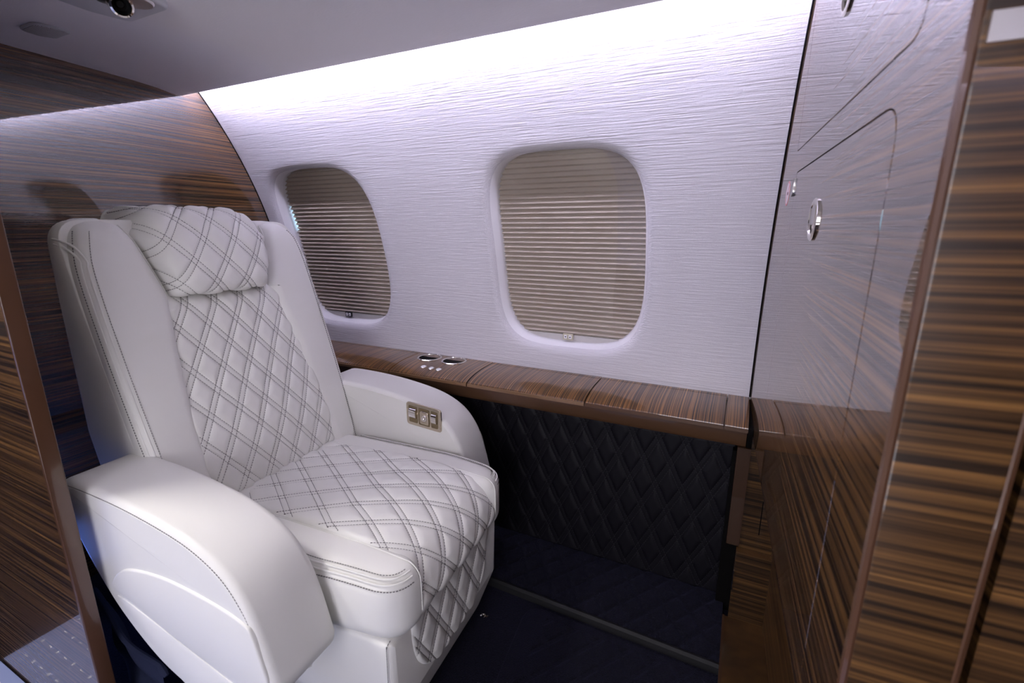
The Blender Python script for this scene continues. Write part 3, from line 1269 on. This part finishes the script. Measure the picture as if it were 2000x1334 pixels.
def S_back(p, q):
    bulge = .010 * (1 - np.clip(np.abs(p) / .16, 0, 1) ** 2)
    a = AF(q) - .013 + bulge + .012 * np.exp(-((q - .50) / .10) ** 2) - .03 * np.clip((q - .76) / .05, 0, 1) ** 2 - .05 * np.clip((.405 - q) / .04, 0, 1) ** 2
    return np.stack([a, p, q - ZS], -1)


quilt('back_panel', S_back, .372, .812, hw_back, .0610, .089, .0058, 240, 400, LW, seat, edge=.006, qc=.47, puff=.5)

# headrest pillow
hp = spline([(-.055, .806), (-.010, .799), (.018, .803), (.029, .825), (.031, .87), (.026, .915), (.012, .948), (-.014, .966), (-.050, .972), (-.085, .962), (-.110, .94)], 10)
hp = A_([[p[0], p[1]] for p in hp])
hl = np.r_[0, np.cumsum(np.linalg.norm(np.diff(hp, axis=0), axis=1))]
HL = hl[-1]


def hw_head(q):
    z = np.interp(q, hl, hp[:, 1])
    w_ = np.interp(z, [.80, .868, .935, .97], [.119, .136, .156, .160])
    return w_ * np.interp(q, [0, HL * .50, HL * .62, HL * .80, HL], [1, 1, .86, .72, .62])


def S_head(p, q):
    n = np.interp(q, hl, hp[:, 0])
    z = np.interp(q, hl, hp[:, 1])
    zz_ = np.clip(z, 0, .94)
    e = np.clip(np.abs(p) / hw_head(q), 0, 1)
    n = np.maximum(n - .030 * e ** 5 - .12 * e ** 14, -.112)
    return np.stack([AF(zz_) + n, p, z - ZS - .006 * e ** 4 * np.clip((z - .9) / .05, 0, 1)], -1)


quilt('headrest', S_head, 0, HL, hw_head, .0690, .086, .0055, 220, 260, LW, seat, edge=.012, drop=.004, qc=.14, puff=.5)

# seat cushion
co = round_poly([(-.23, -.222), (.10, -.222), (.262, -.206), (.262, .206), (.10, .222), (-.23, .222)], [.02, .3, .062, .062, .3, .02], 8)


def subdiv(o, d):
    out = []
    for i in range(len(o)):
        a, b_ = A_(o[i]), A_(o[(i + 1) % len(o)])
        m_ = max(1, int(np.linalg.norm(b_ - a) / d))
        out += [a + (b_ - a) * k / m_ for k in range(m_)]
    return out


def cush_map(u, v_, w_):
    z = w_
    k = max(0, min(1, (.140 - abs(v_)) / .02))
    if u > .12:
        z -= .022 * k * max(0, (w_ - .30) / .092)
        u -= .045 * k * (u - .12) / .14
    if w_ > .33:
        z += .004 * (1 - min(1, abs(v_) / .22) ** 2) - .010 * max(0, (u - .12) / .14) ** 2
    return L3(u, v_, z)


cus = slab(subdiv(co, .014), .262, .392, cush_map, .035, .030, 6,
           interior=[(x_, y_) for x_ in np.arange(-.19, .225, .015) for y_ in np.arange(-.18, .1801, .012) if not (x_ > .17 and abs(y_) > .165)])
# bulge of the sides
cus.v = [(p[0], p[1], p[2]) for p in cus.v]
cushion = cus.build('seat_cushion', LW, seat)
# welt around the rim (left, front corners, right)
rim = [p for p in ccw(co)]
for s in (1, -1):
    run = [p for p in rim if p[1] * s > .150 and p[0] > -.16]
    run.sort(key=lambda p: (p[0] - 1.2 * abs(p[1])))
    run = sorted(run, key=lambda p: math.atan2(p[0] - .10, p[1] * s))
    run = [(-.16, .222 * s)] + run
    r2 = []
    for i in range(len(run) - 1):
        a, b_ = A_(run[i]), A_(run[i + 1])
        m_ = max(1, int(np.linalg.norm(b_ - a) / .02))
        r2 += [a + (b_ - a) * k / m_ for k in range(m_)]
    r2.append(A_(run[-1]))
    paths = []
    nn_ = [A_((0, 0, 0))] * len(r2)
    tang = np.gradient(A_(r2), axis=0)
    for k, (inn, dz, rad) in enumerate(((.0105, -.0028, .0017), (.0045, -.0088, .0017), (.0165, -.0005, 0), (.0008, -.0180, 0))):
        pts, ns = [], []
        for p, t_ in zip(r2, tang):
            t_ = t_ / (np.linalg.norm(t_) + 1e-9)
            n_ = A_((-t_[1], t_[0]))
            if n_ @ A_((p[0] - .0, p[1])) > 0 and abs(p[1]) > .1:
                n_ = -n_
            q_ = p + n_ * inn
            c_ = cush_map(q_[0], q_[1], .392)
            pts.append((c_[0], c_[1], c_[2] + dz + .0006))
            ns.append((-n_[0] * .5, -n_[1] * .5, .8) if k != 3 else (-n_[0], -n_[1], .2))
        if rad:
            tube(pts, rad, 6).build('welt', LW, cushion)
        else:
            paths.append((pts, ns))
    tag(stitches(paths, .0050).build('stitching', 'thread', cushion, False), kind='stuff')

for s in (1, -1):
    pts = []
    for u_ in np.linspace(-.215, .232, 40):
        c_ = cush_map(u_, .1475 * s, .392)
        pts.append((c_[0], c_[1], c_[2] + .0004))
    zt = pts[-1][2]
    for t_ in np.linspace(.2, pi / 2, 8):
        pts.append((.232 + .030 * sin(t_), .1475 * s, zt - .030 * (1 - cos(t_))))
    pts += [(.2624, .1475 * s, z_ - ZS) for z_ in (.34, .32, .30)]
    tube(pts, .0011, 6).build('seam_cord', LW, cushion)

cp = spline([(-.225, .388), (-.10, .3965), (.05, .400), (.14, .3965), (.192, .3868), (.228, .3690), (.250, .342), (.2585, .312), (.254, .288), (.238, .271), (.205, .2645)], 10)
cp = A_([[p[0], p[1]] for p in cp])
cl = np.r_[0, np.cumsum(np.linalg.norm(np.diff(cp, axis=0), axis=1))]
CL = cl[-1]


def S_cush(p, q):
    a = np.interp(q, cl, cp[:, 0])
    z = np.interp(q, cl, cp[:, 1])
    d = .005 * (1 - np.clip(np.abs(p) / .15, 0, 1) ** 2)
    k = np.clip((a - .18) / .08, 0, 1)
    return np.stack([a + d * k, -p, z - ZS + d * (1 - k)], -1)


KINK = .285
warp_c = lambda q: np.where(q < KINK, (q - KINK) * 1.0, (q - KINK) * .78 + .9 * (q - KINK) ** 2)
quilt('cushion_insert', S_cush, .0, CL, lambda q: .148 + .006 * np.clip((q - .38) / .1, 0, 1), .0680, .105, .0050, 220, 420, LW, seat, warp=warp_c, edge=.010, drop=.006, puff=.5)

# leg rest under the cushion
lg_o = round_poly([(-.206, .268), (-.206, .10), (-.176, .022), (.158, .022), (.200, .11), (.208, .268)], [.012, .05, .03, .03, .06, .012], 6)
leg_map = lambda u, v_, w_: L3(w_ - .03 * max(0, (.12 - v_) / .1) * (1 if w_ > .1 else 0), u, v_)
leg = slab(lg_o, -.06, .238, leg_map, .01, .018, 5).build('leg_rest', LW, seat)
pts = [(leg_map(p[0], p[1], .226)) for p in lg_o if p[0] < -.17 and p[1] > .05]
pts.sort(key=lambda p: p[2])
tag(stitches([([(p[0] + .004, p[1] - .0015, p[2]) for p in spline(pts, 4)], [(.6, -.6, 0)] * (4 * (len(pts) - 1) + 1))], .005).build('stitching', 'thread', leg, False), kind='stuff')


def hw_leg(q):
    t_ = np.clip((.272 - q) / .168, 0, 1)
    return .150 * (1 - t_ ** 2.7) ** (1 / 2.7) + 1e-4


def S_leg(p, q):
    return np.stack([.2385 - .03 * np.clip((.12 - q) / .1, 0, 1) + 0 * p, p, q - ZS + 0 * p], -1)


quilt('leg_rest_insert', S_leg, .105, .285, hw_leg, .0660, .115, .0052, 180, 160, LW, seat, edge=.010, drop=.003, qc=.20, puff=.5)

# lower frame between the arms, pedestal
slab(round_poly([(-.40, -.222), (.06, -.222), (.06, .222), (-.40, .222)], .03, 4), .14, .30, L3, .02, .02, 3).build('seat_frame', LW, seat)
slab(round_poly([(-.34, -.17), (.0, -.17), (.0, .17), (-.34, .17)], .03, 4), FLOOR, .15, L3, .004, .004, 2).build('pedestal', 'black_plastic', seat)

# armrests
arm_o = spline([(-.312, .490), (-.300, .518), (-.275, .528), (-.16, .524), (-.06, .512), (.02, .494), (.080, .463), (.117, .418), (.136, .370), (.150, .318), (.155, .288), (.140, .268),
                (.09, .245), (.02, .200), (-.05, .208), (-.125, .238), (-.200, .298), (-.250, .362), (-.284, .420), (-.305, .462)], 5, True)
arm_o = [tuple(p) for p in arm_o]


def arm_map(s, b0=.232, b1=.352):
    def fn(u, v_, w_):
        # w 0 inner side .. .12 outer side; rounded top that is a little higher in the middle
        return L3(u, s * (b0 + w_), v_)
    return fn


for s in (-1, 1):
    am = arm_map(s)
    arm = slab(arm_o, 0, .120, am, .013, .013, 5).build('armrest', LW, seat)
    # seam line along the upper edges
    ridge = [p for p in arm_o if (p[1] > .29 and p[0] > -.31 and p[1] > .30 + (.10 - p[0]) * .45)]
    ridge = [p for p in arm_o]
    i0 = min(range(len(ridge)), key=lambda i: abs(ridge[i][0] + .305) + abs(ridge[i][1] - .505))
    i1 = min(range(len(ridge)), key=lambda i: abs(ridge[i][0] - .155) + abs(ridge[i][1] - .288))
    ridge = ridge[i0:i1 + 1]
    ri = inset(ccw([A_(p) for p in arm_o]), .0095)
    oo = ccw([A_(p) for p in arm_o])
    rid = []
    for p in ridge:
        j = min(range(len(oo)), key=lambda i: np.linalg.norm(oo[i] - A_(p)))
        rid.append(ri[j])
    for w_, nb in ((.1192, 1), (.0008, -1)):
        pts = [am(p[0], p[1], w_) for p in rid]
        tube(pts, .0011, 5).build('seam_cord', LW, arm)
        ns = [(0, s * nb, .6)] * len(pts)
        if nb == 1:
            tag(stitches([([(p[0], p[1], p[2] + .0018) for p in pts], ns)], .0048, .0032, .0008, .0005).build('stitching', 'thread', arm, False), kind='stuff')
    # raised half moon panel on the outer side
    hm = spline([(x_ + .012 * (x_ < -.1), z_) for x_, z_ in [(-.212, .352), (-.200, .378), (-.165, .402), (-.110, .4145), (-.03, .4185), (.06, .411), (.112, .399), (.126, .385), (.137, .345), (.144, .312), (.138, .290), (.09, .280), (-.04, .306), (-.174, .343)]], 5, True)
    slab(hm, .112, .1232, am, 0, .0032, 3).build('side_panel', LW, arm)
    hm2 = spline([(-.196, .338), (-.12, .322), (-.02, .296), (.09, .268), (.125, .262), (.09, .246), (.02, .203), (-.04, .215), (-.10, .248), (-.165, .305)], 4, True)
    slab(hm2, .112, .1215, am, 0, .0015, 3).build('lower_panel', LW, arm)
    if s == 1:
        # control plate on the inner side of the window armrest
        cm = lambda u, v_, w_: L3(.026 + u, .232 - w_, .466 + v_ - .10 * u)
        slab(round_poly([(-.051, -.030), (.051, -.030), (.051, .030), (-.051, .030)], .009, 5), -.001, .0030, cm, 0, .0012, 3).build('control_plate', 'champagne', arm)
        for u0, u1 in ((-.043, -.018), (.022, .042)):
            slab(round_poly([(u0, -.022), (u1, -.022), (u1, .022), (u0, .022)], .003, 3), .0020, .0034, cm).build('lever_well', 'gold_dark', arm, False)
            um, hw_ = (u0 + u1) / 2, (u1 - u0) / 2 - .003
            pts = spline([(.016, .0035), (.013, .0085), (.004, .0105), (-.006, .0085), (-.010, .0040)], 5)
            g = G()
            v = [cm(um + x, p[0], p[1]) for x in (-hw_, hw_) for p in pts]
            n_ = len(pts)
            g.add(v, [(i, n_ + i, n_ + i + 1, i + 1) for i in range(n_ - 1)] + [tuple(range(n_)), tuple(range(n_, 2 * n_))[::-1]])
            g.build('lever', 'chrome', arm)
        slab(round_poly([(-.015, -.023), (.018, -.023), (.018, .022), (-.015, .022)], .004, 3), .0020, .0034, cm).build('dial_well', 'gold_dark', arm, False)
        slab(round_poly([(-.010, -.019), (.016, -.019), (.016, .015), (-.010, .015)], .005, 4), .003, .0065, cm, 0, .002, 3).build('dial_plate', 'champagne', arm)
        nrm_ = A_(cm(0, 0, 1)) - A_(cm(0, 0, 0))
        lathe([(.0085, 0), (.0075, .002), (.0045, .003), (.0045, .007), (.003, .008), (.0001, .008)], cm(.004, -.002, .006), nrm_, 22).build('dial_knob', 'chrome', arm)

# ------------------------------------------------------------------ small things
# dark cloth hanging between the partition and the seat
root = empty('dark_cloth', (-.83, .335, FLOOR))
tag(root, 'dark navy cloth hanging crumpled between the partition and the seat', 'cloth')
nu, nv = 36, 46
U, V_ = np.meshgrid(np.linspace(0, 1, nu), np.linspace(0, 1, nv), indexing='ij')
x0 = -.165 + U * (.16 + .05 * V_)
z0 = .275 - .10 * U - V_ * (.255 - .09 * U)
y0 = -.012 + .010 * np.sin(U * 7 + V_ * 2.2) * (.4 + V_) + .007 * np.sin(V_ * 9 - U * 4) + .012 * V_
Vt = np.stack([x0, y0, z0], -1)
mesh('cloth_sheet', Vt.reshape(-1, 3), grid_faces(nu, nv), 'dark_cloth', root, 'all')
hem = [Vt[i, 0] for i in range(nu)]
tube([p + A_((0, -.002, 0)) for p in hem] + [hem[-1] + A_((.012, -.004, -.004)), hem[-1] + A_((.020, -.004, -.010))], [.0045] * nu + [.006, .004], 8).build('cloth_hem', 'dark_cloth', root)

# scrap of foil on the carpet beside the seat
root = empty('foil_scrap', (-.474, .826, FLOOR))
tag(root, 'tiny crumpled silver foil scrap on the carpet beside the seat', 'foil')
g = G()
rng = random.Random(3)
n = 7
v = [((i / (n - 1) - .5) * .020, (j / 2 - 1) * .005 + rng.uniform(-.0015, .0015), .001 + rng.uniform(0, .004)) for i in range(n) for j in range(4)]
g.add(v, grid_faces(n, 4))
g.build('foil', 'chrome', root, False)
